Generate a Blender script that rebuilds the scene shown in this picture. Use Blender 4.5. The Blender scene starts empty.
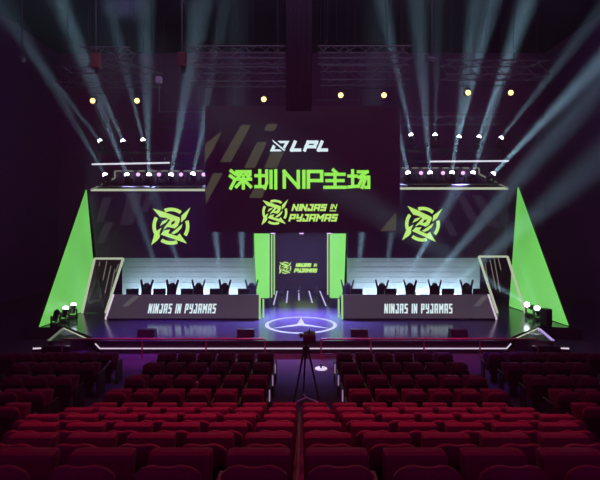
import bpy, bmesh, math, random
from mathutils import Vector, Matrix
random.seed(7)
PI = math.pi
scn = bpy.context.scene
C = scn.collection

# ------------------------------------------------------------------ camera, world, exposure, large lights
F, CX, HY, CH = 430.0, 301.0, 225.0, 4.0          # focal length in pixels, optical axis, eye height above the stage
cam = bpy.data.cameras.new('camera'); cam.sensor_width = 36; cam.lens = F * 36 / 600
cam.shift_x = (300 - CX) / 600; cam.shift_y = -(240 - HY) / 600; cam.clip_start = .05; cam.clip_end = 200
cam_o = bpy.data.objects.new('camera', cam); C.objects.link(cam_o)
cam_o.location = (0, 0, CH); cam_o.rotation_euler = (PI / 2, 0, 0)
scn.camera = cam_o

scn.view_settings.view_transform = 'Standard'; scn.view_settings.look = 'None'
scn.view_settings.exposure = 0; scn.view_settings.gamma = 1; scn.view_settings.use_curve_mapping = False
scn.cycles.use_denoising = True; scn.cycles.use_adaptive_sampling = False
scn.cycles.max_bounces = 5; scn.cycles.volume_bounces = 0; scn.cycles.diffuse_bounces = 2

w = bpy.data.worlds.new('world'); scn.world = w; w.use_nodes = True
w.node_tree.nodes['Background'].inputs[0].default_value = (.62, .012, .56, 1)
w.node_tree.nodes['Background'].inputs[1].default_value = .19

def P(x, y, d):
    """the point at distance d whose direction is read off at pixel x, y"""
    return Vector(((x - CX) * d / F, d, CH - (y - HY) * d / F))

def area(name, loc, aim, size, power, col, sy=None, spread=PI):
    l = bpy.data.lights.new(name, 'AREA'); l.energy = power; l.color = col; l.size = size
    if sy: l.shape = 'RECTANGLE'; l.size_y = sy
    l.spread = spread
    o = bpy.data.objects.new(name, l); C.objects.link(o); o.location = loc
    o.rotation_euler = (Vector(aim) - Vector(loc)).to_track_quat('-Z', 'Y').to_euler()
    return o

def spot(name, loc, aim, power, col, deg, blend=.3, radius=.03, parent=None):
    l = bpy.data.lights.new(name, 'SPOT'); l.energy = power; l.color = col
    l.spot_size = math.radians(deg); l.spot_blend = blend; l.shadow_soft_size = radius
    o = bpy.data.objects.new(name, l); C.objects.link(o)
    o.rotation_mode = 'QUATERNION'
    o.location = loc; o.rotation_quaternion = (Vector(aim) - Vector(loc)).to_track_quat('-Z', 'Y')
    if parent: o.parent = parent
    return o

HAZE = .0035
# red house wash over the rear rows, stage washes, added fills
area('house_wash', (0, 8.6, 7.5), (0, 6.3, 1), 9, 95, (1, .035, .15), .8, math.radians(75))
area('rail_fill', (0, 12.6, 8), (0, 14.4, .2), 13, 45, (1, .05, .3), .3, math.radians(28))  # added red fill that brightens the barrier rail
area('stage_wash_or_fill', (0, 19.9, 3.62), (0, 18.3, 0), 3.6, 620, (.36, .33, 1), .25, math.radians(85))  # unseen area light added under the central screen to light the floor
spot('stage_wash_or_fill', (-4.0, 16.4, 9.0), (-5.2, 16.2, 0), 4200, (.27, .07, 1), 40, .8, .5)
spot('stage_wash_or_fill', (4.0, 16.4, 9.0), (5.2, 16.2, 0), 1100, (.3, .15, 1), 40, .8, .5)
spot('aisle_wash_or_fill', (-4.8, 12.4, 7), (-4.75, 12.5, -.4), 260, (.14, .05, 1), 26, .8, .3)
spot('aisle_wash_or_fill', (4.9, 12.6, 7), (4.9, 12.6, -.4), 500, (.14, .05, 1), 30, .8, .3)
spot('aisle_wash_or_fill', (.1, 12.8, 8), (.1, 12.6, -.4), 190, (.34, .06, 1), 24, .8, .3)
spot('aisle_wash_or_fill', (.1, 9.2, 7), (.1, 10.2, -.3), 120, (.6, .3, 1), 9, .5, .1)  # added spot that brightens the tripod's pale spreader
area('rig_fill', (0, 12, 14.5), (0, 19, 11), 14, 170, (.8, .55, 1), 3)  # added dim fill so the trusses show, no fixture behind it

# ------------------------------------------------------------------ materials
def lin(r, g, b):
    f = lambda c: c / 255 / 12.92 if c / 255 <= .04045 else ((c / 255 + .055) / 1.055) ** 2.4
    return (f(r), f(g), f(b), 1)

def mat(name, col, rough=.6, metal=0, spec=.5, noise=0, scale=8, bump=0):
    m = bpy.data.materials.new(name); m.use_nodes = True
    nt = m.node_tree; b = nt.nodes['Principled BSDF']
    b.inputs['Base Color'].default_value = (*col[:3], 1)
    b.inputs['Roughness'].default_value = rough; b.inputs['Metallic'].default_value = metal
    b.inputs['Specular IOR Level'].default_value = spec
    if noise or bump:
        tc = nt.nodes.new('ShaderNodeTexCoord'); n = nt.nodes.new('ShaderNodeTexNoise'); n.inputs['Scale'].default_value = scale
        nt.links.new(tc.outputs['Object'], n.inputs['Vector'])
        if noise:
            r = nt.nodes.new('ShaderNodeMapRange'); r.inputs[3].default_value = 1 - noise; r.inputs[4].default_value = 1 + noise
            mx = nt.nodes.new('ShaderNodeMix'); mx.data_type = 'RGBA'; mx.blend_type = 'MULTIPLY'; mx.inputs[0].default_value = 1
            mx.inputs[6].default_value = (*col[:3], 1)
            nt.links.new(n.outputs['Fac'], r.inputs[0]); nt.links.new(r.outputs[0], mx.inputs[7]); nt.links.new(mx.outputs[2], b.inputs['Base Color'])
        if bump:
            bp = nt.nodes.new('ShaderNodeBump'); bp.inputs['Strength'].default_value = bump
            nt.links.new(n.outputs['Fac'], bp.inputs['Height']); nt.links.new(bp.outputs[0], b.inputs['Normal'])
    return m

def glow(name, col, strength=1.0, vary=0, scale=(1, 1, 1)):
    """an LED face: black body, emitting colour, optionally mottled as screen content"""
    m = bpy.data.materials.new(name); m.use_nodes = True
    nt = m.node_tree; b = nt.nodes['Principled BSDF']
    b.inputs['Base Color'].default_value = (.01, .01, .012, 1); b.inputs['Roughness'].default_value = .5
    b.inputs['Emission Color'].default_value = (*col[:3], 1); b.inputs['Emission Strength'].default_value = strength
    if vary:
        tc = nt.nodes.new('ShaderNodeTexCoord'); mp = nt.nodes.new('ShaderNodeMapping'); mp.inputs['Scale'].default_value = scale
        n = nt.nodes.new('ShaderNodeTexNoise'); n.inputs['Scale'].default_value = 1; n.inputs['Detail'].default_value = 1
        r = nt.nodes.new('ShaderNodeMapRange'); r.inputs[1].default_value = .3; r.inputs[2].default_value = .7
        r.inputs[3].default_value = strength * (1 - vary); r.inputs[4].default_value = strength * (1 + vary)
        nt.links.new(tc.outputs['Object'], mp.inputs[0]); nt.links.new(mp.outputs[0], n.inputs['Vector'])
        nt.links.new(n.outputs['Fac'], r.inputs[0]); nt.links.new(r.outputs[0], b.inputs['Emission Strength'])
    return m

M = dict(
    wall=mat('dark_wall_paint', (.20, .055, .19), .9, noise=.2, scale=.7),
    ceil=mat('black_ceiling', (.03, .01, .03), .95, noise=.2, scale=.5),
    carpet=mat('dark_carpet', (.09, .035, .095), .95, noise=.35, scale=14, bump=.15),
    deck=mat('gloss_stage_vinyl', (.065, .05, .11), .18, noise=.15, scale=2),
    black=mat('matt_black', (.06, .022, .06), .6, noise=.15, scale=5),
    cloth=mat('black_cloth', (.05, .022, .05), .95, noise=.2, scale=6),
    plastic=mat('black_plastic', (.04, .03, .04), .4, noise=.1, scale=9),
    alu=mat('truss_aluminium', (.22, .2, .24), .55, .3, noise=.15, scale=6),
    steel=mat('dark_steel', (.10, .09, .11), .45, .5, noise=.1, scale=6),
    rail=mat('red_lit_rail', (.5, .06, .16), .4, 0, noise=.1, scale=6),  # red house light put into the rail's base colour
    camera_body=mat('camera_casing', (.14, .03, .05), .5, noise=.1, scale=9),
    hoistred=mat('dark_red_hoist', (.16, .03, .04), .5, noise=.2, scale=8),
    fabric=mat('red_seat_fabric', (.22, .018, .075), .75, noise=.22, scale=22, bump=.12),
    shell=mat('dark_seat_shell', (.035, .012, .02), .5, noise=.15, scale=10),
    arm=mat('armrest_plastic', (.05, .025, .035), .35, noise=.1, scale=10),
    strip=mat('pale_edge_strip', (.75, .68, .78), .5, noise=.1, scale=10),
    slat=mat('pale_slat_wall', (.62, .64, .68), .6, noise=.08, scale=3),
    hoist=mat('brown_red_hoist', (.34, .10, .09), .5, noise=.2, scale=8),
    white=mat('white_paint', (.85, .82, .85), .5, noise=.05, scale=8),
    green=glow('green_led', lin(110, 200, 92), 1.0, .14, (.5, .5, .25)),
    greenpillar=glow('green_led_pillar', lin(136, 232, 112), 1.0, .12, (.6, .6, .35)),
    gline=glow('green_edge_led', lin(150, 205, 120), 1.1),
    pale=glow('pale_led_line', lin(178, 188, 160), 1.0),
    paledim=glow('dim_led_line', lin(110, 112, 100), .9),
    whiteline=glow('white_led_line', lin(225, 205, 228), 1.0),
    violetline=glow('violet_led_line', lin(176, 150, 225), 1.0),
    tube=glow('white_led_tube', lin(225, 225, 240), 1.0),
    logo=glow('lime_logo', lin(188, 238, 116), 1.0),
    title=glow('green_title', lin(150, 240, 84), 1.0),
    lettering=glow('white_lettering', lin(220, 242, 246), 1.0),
    screen=glow('dark_led_screen', lin(23, 1, 21), 1.0),
    sidescreen=glow('dark_violet_screen', lin(23, 5, 31), 1.0, .3, (.4, .4, .4)),
    olive=glow('olive_shard', lin(64, 60, 48), 1.0),
    greyshard=glow('grey_shard', lin(38, 29, 46), 1.0),
    deskled=glow('grey_led_desk', lin(64, 54, 66), 1.0, .12, (.5, .5, .8)),
    deskshard=glow('grey_desk_shard', lin(86, 82, 88), 1.0),
    lens=glow('lamp_lens', (.80, .92, 1), 12),
    violet=glow('violet_lens', lin(215, 170, 235), 1.6),
    warm=glow('warm_lens', (1, .72, .22), 3.2),
    floorline=glow('floor_led_line', lin(190, 180, 225), 1.0),
    aislelight=glow('aisle_marker_light', lin(150, 122, 158), 1.0),
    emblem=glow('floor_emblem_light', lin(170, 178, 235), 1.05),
)

for k_ in M:      # small LED faces need no light sampling of their own; only the big green and grey LED walls light the place
    if M[k_].node_tree.nodes['Principled BSDF'].inputs['Emission Strength'].default_value > 0 and k_ not in ('green', 'greenpillar'): M[k_].cycles.emission_sampling = 'NONE'

# ------------------------------------------------------------------ mesh helpers
def nb(): return bmesh.new()

def face(bm, pts): return bm.faces.new([bm.verts.new(p) for p in pts])

def box(bm, x0, x1, y0, y1, z0, z1, bev=0):
    r = bmesh.ops.create_cube(bm, size=1, matrix=Matrix.Translation(((x0 + x1) / 2, (y0 + y1) / 2, (z0 + z1) / 2)) @ Matrix.Diagonal((abs(x1 - x0), abs(y1 - y0), abs(z1 - z0), 1)))
    if bev:
        es = list({e for v in r['verts'] for e in v.link_edges})
        bmesh.ops.bevel(bm, geom=es, offset=bev, segments=2, affect='EDGES', profile=.6)
    return bm

def tube(bm, p, q, r, n=8, r2=None):
    p, q = Vector(p), Vector(q); d = q - p
    m = Matrix.Translation((p + q) / 2) @ d.to_track_quat('Z', 'Y').to_matrix().to_4x4()
    bmesh.ops.create_cone(bm, cap_ends=True, segments=n, radius1=r, radius2=r if r2 is None else r2, depth=d.length, matrix=m)
    return bm

def prism(bm, pts, ext):
    """closed solid: polygon pts pushed along ext"""
    ext = Vector(ext); n = len(pts)
    a = [bm.verts.new(p) for p in pts]; b = [bm.verts.new(Vector(p) + ext) for p in pts]
    bm.faces.new(a); bm.faces.new(b[::-1])
    for i in range(n): bm.faces.new((a[i], b[i], b[(i + 1) % n], a[(i + 1) % n]))
    return bm

def bar(bm, p, q, wd, ext):
    """a straight flat LED profile: width wd across, pushed along ext for its depth"""
    p, q, ext = Vector(p), Vector(q), Vector(ext)
    s = (q - p).cross(ext).normalized() * (wd / 2)
    return prism(bm, [p - s, q - s, q + s, p + s], ext)

def lathe(bm, prof, n=14):
    rings = [[bm.verts.new((r * math.cos(2 * PI * k / n), r * math.sin(2 * PI * k / n), z)) for k in range(n)] for r, z in prof]
    for a, b in zip(rings, rings[1:]):
        for k in range(n): bm.faces.new((a[k], a[(k + 1) % n], b[(k + 1) % n], b[k]))
    bm.faces.new(rings[0][::-1]); bm.faces.new(rings[-1])
    return bm

def obj(name, bm, m, parent=None, smooth=False):
    bmesh.ops.recalc_face_normals(bm, faces=bm.faces)
    me = bpy.data.meshes.new(name); bm.to_mesh(me); bm.free()
    me.materials.append(M[m] if isinstance(m, str) else m)
    if smooth:
        for p in me.polygons: p.use_smooth = True
    o = bpy.data.objects.new(name, me); C.objects.link(o)
    if parent: o.parent = parent
    return o

def thing(name, label, cat, loc=(0, 0, 0), group=None, rotz=0):
    o = bpy.data.objects.new(name, None); C.objects.link(o); o.empty_display_size = .2
    o.location = loc; o.rotation_euler = (0, 0, rotz); tag(o, label, cat, group)
    return o

def tag(o, label, cat, group=None):
    o['label'] = label; o['category'] = cat
    if group: o['group'] = group
    return o

def part(name, bm, m, root, parent=None, smooth=False):
    """bm in world coordinates, moved into the frame of its (unrotated) thing"""
    bmesh.ops.translate(bm, verts=bm.verts, vec=-Vector(root.location))
    return obj(name, bm, m, parent or root, smooth)

def struct(name, bm, m):
    o = obj(name, bm, m); o['kind'] = 'structure'; return o

def copy_tree(o, parent=None):
    c = o.copy(); C.objects.link(c)
    if parent: c.parent = parent
    for ch in o.children: copy_tree(ch, c)
    return c

ORD = ['first', 'second', 'third', 'fourth', 'fifth', 'sixth', 'seventh', 'eighth', 'ninth', 'tenth', 'eleventh', 'twelfth', 'thirteenth', 'fourteenth', 'fifteenth', 'sixteenth']

# ------------------------------------------------------------------ lettering: strokes and glyphs
GL = {
    'N': (1, [[(0, 0), (0, 1), (1, 0), (1, 1)]]), 'I': (0, [[(0, 0), (0, 1)]]),
    'J': (.85, [[(.3, 1), (1, 1), (1, 0), (0, 0), (0, .28)]]), 'A': (1, [[(0, 0), (0, 1), (1, 1), (1, 0)], [(0, .4), (1, .4)]]),
    'S': (.9, [[(1, 1), (0, 1), (0, .52), (1, .52), (1, 0), (0, 0)]]), 'P': (.95, [[(0, 0), (0, 1), (1, 1), (1, .42), (0, .42)]]),
    'Y': (1, [[(0, 1), (0, .5), (1, .5)], [(1, 1), (1, 0), (.3, 0)]]), 'M': (1.25, [[(0, 0), (0, 1), (.5, .45), (1, 1), (1, 0)]]),
    'L': (.9, [[(0, 1), (0, 0), (1, 0)]]), ' ': (.3, []),
}
HAN = {
    'shen': [[(.04, .97), (.2, .82)], [(0, .68), (.16, .55)], [(.02, .0), (.2, .4)], [(.32, .76), (.32, .93), (.97, .93), (.97, .76)],
             [(.53, .83), (.4, .62)], [(.75, .83), (.9, .62)], [(.28, .5), (1, .5)], [(.64, .68), (.64, 0)], [(.6, .44), (.3, .08)], [(.68, .44), (1, .08)]],
    'zhen': [[(0, .7), (.38, .7)], [(.19, .98), (.19, .08)], [(0, .08), (.4, .08)], [(.52, .97), (.52, .3), (.44, 0)], [(.73, .95), (.73, .03)], [(.96, .98), (.96, 0)]],
    'zhu': [[(.42, 1.02), (.56, .88)], [(.05, .78), (.95, .78)], [(.1, .42), (.9, .42)], [(0, .04), (1, .04)], [(.5, .78), (.5, .04)]],
    'chang': [[(0, .68), (.36, .68)], [(.18, .98), (.18, .08)], [(0, .06), (.4, .1)], [(.45, .92), (.88, .92), (.5, .62), (.96, .62), (.96, .04), (.82, .04)],
              [(.66, .58), (.46, .1)], [(.82, .58), (.64, .04)]],
}

def strokes(bm, lines, o, sx, sy, t, y, skew=0):
    """polylines in unit cells laid out as flat LED strokes t thick on the plane Y=y; o is the lower-left corner (x, z)"""
    for ln in lines:
        pts = [Vector((o[0] + a * sx + b * sy * skew, o[1] + b * sy)) for a, b in ln]
        for p, q in zip(pts, pts[1:]):
            d = (q - p).normalized() * t / 2; n = Vector((-d.y, d.x))
            face(bm, [(v.x, y, v.y) for v in (p - d - n, q + d - n, q + d + n, p - d + n)])

def word(bm, txt, x0, x1, z0, z1, y, t, skew=0, gap=.45):
    tot = sum(GL[c][0] + gap for c in txt) - gap
    h = z1 - z0; k = (x1 - x0 - h * skew) / tot; x = x0
    for c in txt:
        wd, ln = GL[c]
        strokes(bm, ln, (x + t / 2, z0 + t / 2), max(wd * k - t * .3, 0), h - t, t, y, skew)
        x += (wd + gap) * k

NIP = dict(polys=[  # shuriken emblem, read in a 480 grid centred at 240, 250
    [(78, 62), (185, 108), (335, 180), (340, 200), (310, 262), (275, 285), (235, 270), (205, 262), (160, 285), (185, 250), (240, 195), (200, 170), (140, 155)],
    [(455, 90), (395, 195), (345, 232), (355, 165)],
    [(22, 428), (75, 300), (145, 262), (120, 310), (118, 355), (90, 385)],
    [(382, 448), (290, 405), (128, 330), (165, 292), (230, 290), (205, 325), (290, 362), (320, 340), (335, 368)],
    [(130, 245), (160, 200), (225, 182), (195, 215)],
    [(235, 328), (300, 285), (360, 245), (340, 290), (300, 325), (262, 340)],
], hole=[(255, 215), (290, 205), (275, 235), (240, 248)])
NIP_ARCS = [(48, 106), (-39, 13), (-130, -74), (143, 199)]

def erot(p, rot):
    a = math.radians(rot); u, v = p[0] - 240, 258 - p[1]
    return u * math.cos(a) - v * math.sin(a), u * math.sin(a) + v * math.cos(a)
def emblem(bm, cx, cz, size, y, rot=6):
    s = size / 400
    def f(p):
        u, v = erot(p, rot); return (cx + u * s, y, cz + v * s)
    for pl in NIP['polys']: face(bm, [f(p) for p in pl])
    for a0, a1 in NIP_ARCS:
        n = 10
        for k in range(n):
            q = []
            for r, a in ((150, k), (186, k), (186, k + 1), (150, k + 1)):
                t = math.radians(a0 + (a1 - a0) * a / n); q.append((240 + r * math.cos(t), 258 - r * math.sin(t)))
            face(bm, [f(p) for p in q])

def emblem_hole(bm, cx, cz, size, y, rot=6):
    s = size / 400; q = [erot(p, rot) for p in NIP['hole']]
    face(bm, [(cx + u * s, y, cz + v * s) for u, v in q])

def shard(bm, pts, d): face(bm, [P(x, y, d) for x, y in pts])

# ------------------------------------------------------------------ the hall
ROWS = [(12.0, .43), (10.9, .50), (9.8, .55), (8.75, .62), (7.75, .74), (6.8, 1.05), (5.8, 1.38), (4.8, 1.72), (3.8, 2.08), (2.8, 2.45)]
SEAT_H = .88
bm = nb(); box(bm, -17, 17, 12.9, 31, -1.0, -.45); struct('floor', bm, 'carpet')
for i, (d, z) in enumerate(ROWS):
    y1 = 12.9 if i == 0 else ROWS[i - 1][0] - .15
    bm = nb(); box(bm, -17, 17, d - .15, y1, -1.0, z - SEAT_H); struct('floor_tier', bm, 'carpet')
bm = nb(); box(bm, -17, 17, -1.5, ROWS[-1][0] - .15, -1.0, 1.9); struct('floor_tier', bm, 'carpet')
bm = nb(); box(bm, -17, 17, 30, 30.3, -1.0, 16); struct('wall_back', bm, 'wall')
bm = nb(); box(bm, -17.3, -17, -1.5, 30.3, -1.0, 16); struct('wall_left', bm, 'wall')
bm = nb(); box(bm, 17, 17.3, -1.5, 30.3, -1.0, 16); struct('wall_right', bm, 'wall')
bm = nb(); box(bm, -17.3, 17.3, -1.5, 30.3, 16, 16.3); struct('ceiling', bm, 'ceil')
# theatrical haze filling the hall
hz = bpy.data.materials.new('theatrical_haze'); hz.use_nodes = True
nt = hz.node_tree; nt.nodes.remove(nt.nodes['Principled BSDF'])
sc_ = nt.nodes.new('ShaderNodeVolumeScatter'); sc_.inputs['Density'].default_value = HAZE; sc_.inputs['Anisotropy'].default_value = 0
sc_.inputs['Color'].default_value = (1, 1, 1, 1)
nt.links.new(sc_.outputs[0], nt.nodes['Material Output'].inputs['Volume'])
bm = nb(); box(bm, -18.5, 18.5, -3, 31.5, -2, 17.5)
o = obj('haze', bm, hz); o['kind'] = 'stuff'; tag(o, 'thin theatrical haze hanging in the dark hall and showing the light beams', 'haze')

# ------------------------------------------------------------------ the stage
st = thing('stage_platform', 'low black stage with glossy purple-lit floor and a white light line along its front', 'stage', (0, 20, -.45))
plan = [(-7.0, 14.85), (7.15, 14.85), (7.55, 15.4), (9.4, 17.0), (10.95, 16.6), (10.95, 29.5), (-10.75, 29.5), (-10.75, 16.6), (-9.35, 17.0), (-7.5, 15.4)]
bm = prism(nb(), [(x, y, -.06) for x, y in plan], (0, 0, .06)); part('deck', bm, 'deck', st)
bm = prism(nb(), [(x * .995, 20 + (y - 20) * .995, -.449) for x, y in plan], (0, 0, .388)); part('fascia', bm, 'black', st)
bm = bar(nb(), (-6.95, 14.86, -.265), (7.1, 14.86, -.265), .036, (0, -.02, 0)); part('light_strip', bm, 'whiteline', st)
bm = bar(nb(), (-6.95, 14.86, -.265), (-7.15, 14.95, -.12), .036, (0, -.02, 0)); part('light_strip', bm, 'whiteline', st)
bm = bar(nb(), (7.1, 14.86, -.265), (7.3, 14.95, -.12), .036, (0, -.02, 0)); part('light_strip', bm, 'whiteline', st)

for s, lab in ((-1, 'left'), (1, 'right')):
    t = thing('stage_step', f'dark triangular step with lit edges at the {lab} front corner of the stage', 'step', (s * 8.6, 15.6, -.45))
    k = lambda x, y, z: (s * x, y, z)
    bm = prism(nb(), [k(9.3, 16.85, -.449), k(8.78, 14.95, -.449), k(7.6, 15.28, -.449)], (0, 0, .40)); part('body', bm, 'black', t)
    bm = bar(nb(), k(9.27, 16.76, -.045), k(8.80, 15.02, -.045), .11, (0, 0, .02)); part('edge_strip', bm, 'violetline' if s > 0 else 'paledim', t)
    bm = bar(nb(), k(9.28, 16.80, -.04), k(7.66, 15.30, -.04), .035, (0, 0, .025)); part('edge_strip', bm, 'pale', t)
    bm = prism(nb(), [k(9.15, 16.6, -.045), k(8.95, 15.9, -.045), k(8.62, 15.72, -.045), k(8.35, 15.95, -.045)], (0, 0, .012)); part('pale_plate', bm, 'white', t)
    bm = bar(nb(), k(9.25, 14.86, -.265), k(8.07, 15.0, -.235), .05, (0, -.03, 0)); part('low_strip', bm, 'whiteline', t)
    bm = nb(); box(bm, min(s * 9.3, s * 8.0), max(s * 9.3, s * 8.0), 14.862, 14.93, -.449, -.2); part('kick_board', bm, 'black', t)

# emblem on the stage floor
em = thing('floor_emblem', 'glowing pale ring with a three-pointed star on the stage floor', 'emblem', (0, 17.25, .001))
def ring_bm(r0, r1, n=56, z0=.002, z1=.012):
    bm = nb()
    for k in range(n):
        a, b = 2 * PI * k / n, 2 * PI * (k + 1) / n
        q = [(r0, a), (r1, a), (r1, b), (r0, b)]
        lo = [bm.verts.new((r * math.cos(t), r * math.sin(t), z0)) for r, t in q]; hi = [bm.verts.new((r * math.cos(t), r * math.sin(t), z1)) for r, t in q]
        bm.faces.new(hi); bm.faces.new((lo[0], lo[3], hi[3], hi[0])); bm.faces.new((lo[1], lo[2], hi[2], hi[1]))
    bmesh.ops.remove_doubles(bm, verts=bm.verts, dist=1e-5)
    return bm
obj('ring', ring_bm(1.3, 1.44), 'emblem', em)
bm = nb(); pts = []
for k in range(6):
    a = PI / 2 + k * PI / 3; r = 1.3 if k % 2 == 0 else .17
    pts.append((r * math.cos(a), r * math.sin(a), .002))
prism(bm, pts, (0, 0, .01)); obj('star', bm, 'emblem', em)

# crowd barrier in front of the stage
for lab, xs in (('left', (62, 142, 206, 265)), ('right', (321, 371, 424, 480, 538))):
    y = 14.35; X = [(x - CX) * y / F for x in xs]
    t = thing('barrier_rail', f'low barrier rail coloured red as lit, in front of the {lab} half of the stage', 'railing', (X[0], y, -.45))
    part('top_rail', box(nb(), X[0], X[-1], y - .045, y + .045, .17, .225, .015), 'rail', t)
    part('lower_rail', tube(nb(), (X[0], y, -.3), (X[-1], y, -.3), .015), 'steel', t)
    for x in X: part('post', tube(nb(), (x, y, -.45), (x, y, .172), .027), 'rail', t)

# ------------------------------------------------------------------ screens
def screen_back(bm, pts, ext): return prism(bm, pts, ext)

# central LED screen
D = 20.0
t = thing('central_led_screen', 'huge dark central LED screen with green Chinese title and white league logo', 'screen', (0, D, 3.67))
part('screen_panel', prism(nb(), [P(205, 232, D), P(400, 232, D), P(400, 106, D), P(205, 106, D)], (0, .12, 0)), 'screen', t)
bm = nb(); box(bm, -4.4, 4.5, D + .13, D + .5, 3.75, 9.4); part('rear_frame', bm, 'black', t)
for xx in (-4, 4): part('hanging_cable', tube(nb(), (xx, D + .3, 9.38), (xx, D + .3, 15.97), .012, 6), 'black', t)
y = D - .012; dd = y
for pl in ([(222, 131), (205, 144), (205, 162), (212, 152)], [(241, 125), (251, 125), (231, 162), (220, 162)], [(267, 124), (278, 124), (274, 131), (264, 131)],
           [(257, 142), (267, 142), (255, 168), (244, 168)], [(213, 173), (223, 173), (206, 204), (205.5, 190)], [(254, 188), (266, 188), (262, 198), (249, 198)],
           [(271, 152), (284, 152), (277, 168), (264, 168)], [(396, 212), (396, 231), (380, 231)]):
    bm = nb(); shard(bm, pl, dd); part('shard', bm, 'olive', t)
pz = lambda yy: P(0, yy, dd).z
px = lambda xx: P(xx, 0, dd).x
y -= .004; dd = y
bm = nb()
for g, a, b in (('shen', 229, 252), ('zhen', 254.5, 278), ('zhu', 323.5, 346.5), ('chang', 347.5, 371)):
    strokes(bm, HAN[g], (px(a + 1.4), pz(188)), px(b - 1.4) - px(a + 1.4), pz(170.4) - pz(188), .15, y)
word(bm, 'NIP', px(282.5), px(321), pz(188.8), pz(169.8), y, .16, 0, .3)
part('title_lettering', bm, 'title', t)
bm = nb()
word(bm, 'LPL', px(290), px(330.5), pz(151.6), pz(140.5), y, .15, .42, .42)
for pl in ([(277.5, 140.8), (289.5, 140.8), (284.8, 149), (282.8, 147.2), (285, 143.2), (280, 143.2)], [(273, 144.6), (269.8, 151.4), (282.2, 151.4), (279.5, 149.3), (274.4, 149.3), (275.6, 146.6)],
           [(272, 139.3), (285.6, 150.2), (283.8, 150.9), (273.5, 142)]):
    shard(bm, pl, dd)
part('league_logo', bm, 'lettering', t)
bm = nb()
cx, cz = px(274.8), pz(212.2)
emblem(bm, cx, cz, 1.26, y)
word(bm, 'NINJAS', px(291.5), px(326.5), pz(211), pz(204), y, .085, .3, .42)
word(bm, 'IN', px(330), px(337), pz(209.3), pz(204), y, .05, .3, .4)
bar_z = pz(210.8); face(bm, [(px(329.5), y, bar_z - .02), (px(336), y, bar_z - .02), (px(336), y, bar_z + .02), (px(329.5), y, bar_z + .02)])
word(bm, 'PYJAMAS', px(288.5), px(337.5), pz(221.5), pz(214), y, .085, .3, .42)
part('team_logo', bm, 'logo', t)
bm = nb(); emblem_hole(bm, cx, cz, 1.26, y - .003); part('logo_eye', bm, 'screen', t)

# side LED screens
D = 21.0
for s, lab, out_t, out_b, ins, cxp, cyp in ((-1, 'left', 88.5, 96, 253, 170.9, 226.2), (1, 'right', 508, 507, 347.5, 422.5, 224.2)):
    yt = 190 if s < 0 else 188
    t = thing('side_led_screen', f'dark violet LED screen with a lime throwing-star logo, {lab} of the central screen', 'screen', (P((out_t + ins) / 2, 258, D)))
    part('screen_panel', prism(nb(), [P(out_b, 258, D), P(ins, 258, D), P(ins, yt, D), P(out_t, yt, D)], (0, .1, 0)), 'sidescreen', t)
    bm = nb(); a, b = sorted((P(out_b, 0, D).x + (-s) * .5, P(ins, 0, D).x)); box(bm, a, b, D + .11, D + .4, 2.5, 5.6); part('rear_frame', bm, 'black', t)
    dd = D - .012; bm = nb()
    sh = ([(103, 197), (112, 197), (103, 222), (96, 222)], [(128, 193), (143, 193), (132, 225), (120, 225)], [(146, 196), (154, 196), (148, 212), (141, 212)], [(105, 222), (114, 222), (104, 243), (97, 243)]) if s < 0 else \
         ([(456, 195), (464, 195), (480, 222), (470, 222)], [(472, 195), (482, 195), (500, 228), (488, 226)], [(440, 215), (448, 215), (458, 236), (450, 236)])
    bm.free()
    for pl in sh:
        bm = nb(); shard(bm, pl, dd); part('shard', bm, 'greyshard', t)
    y = dd - .004; bm = nb(); c = P(cxp, cyp, y); emblem(bm, c.x, c.z, 1.95 if s < 0 else 1.83, y, 6 if s < 0 else 0); part('team_logo', bm, 'logo', t)
    bm = nb(); emblem_hole(bm, c.x, c.z, 1.95 if s < 0 else 1.83, y - .003, 6 if s < 0 else 0); part('logo_eye', bm, 'sidescreen', t)

# light headers above the side screens
D = 21.0
HEAD = {-1: [(91, 190), (115, 178), (115, 171), (207, 171), (207, 190)], 1: [(508, 188.5), (479, 174), (479, 168), (398, 168), (398, 188.5)]}
for s, lab in ((-1, 'left'), (1, 'right')):
    pl = HEAD[s]
    t = thing('lighting_header', f'black header outlined by a pale light line above the {lab} side screen', 'header', P((pl[0][0] + pl[3][0]) / 2, pl[0][1], D))
    z = .02
    part('body', prism(nb(), [P(x, y - .6, D) for x, y in pl], (0, .6, 0)), 'black', t)
    f = lambda p: P(p[0], p[1], D - .01)
    part('light_strip', bar(nb(), f(pl[4]), f(pl[0]), .11, (0, -.03, 0)), 'pale', t)
    part('light_strip', bar(nb(), f(pl[0]), f(pl[1]), .075, (0, -.03, 0)), 'paledim', t)
    part('light_strip', bar(nb(), f(pl[1]), f(pl[2]), .075, (0, -.03, 0)), 'paledim', t)
    n = 8; xa, xb = pl[2][0], pl[3][0]
    for k in range(n):
        a, b = xa + (xb - xa) * k / n, xa + (xb - xa) * (k + .62) / n
        part('light_dash', bar(nb(), f((a, pl[2][1])), f((b, pl[2][1])), .06, (0, -.03, 0)), 'paledim', t)
    ys = 185.5 if s < 0 else 183.5
    a, b = sorted((P(103 if s < 0 else 495, 0, D).x, P(206 if s < 0 else 399, 0, D).x))
    zz = P(0, ys, D).z
    t2 = thing('fixture_shelf', f'narrow black shelf carrying the light row above the {lab} side screen', 'shelf', ((a + b) / 2, D, zz - .08))
    part('board', box(nb(), a, b, D - .75, D - .06, zz - .08, zz - .02), 'black', t2)
    for xx in (a + .3, (a + b) / 2, b - .3): part('bracket', box(nb(), xx - .03, xx + .03, D - .6, D - .065, zz - .14, zz - .081), 'steel', t2)

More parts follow.
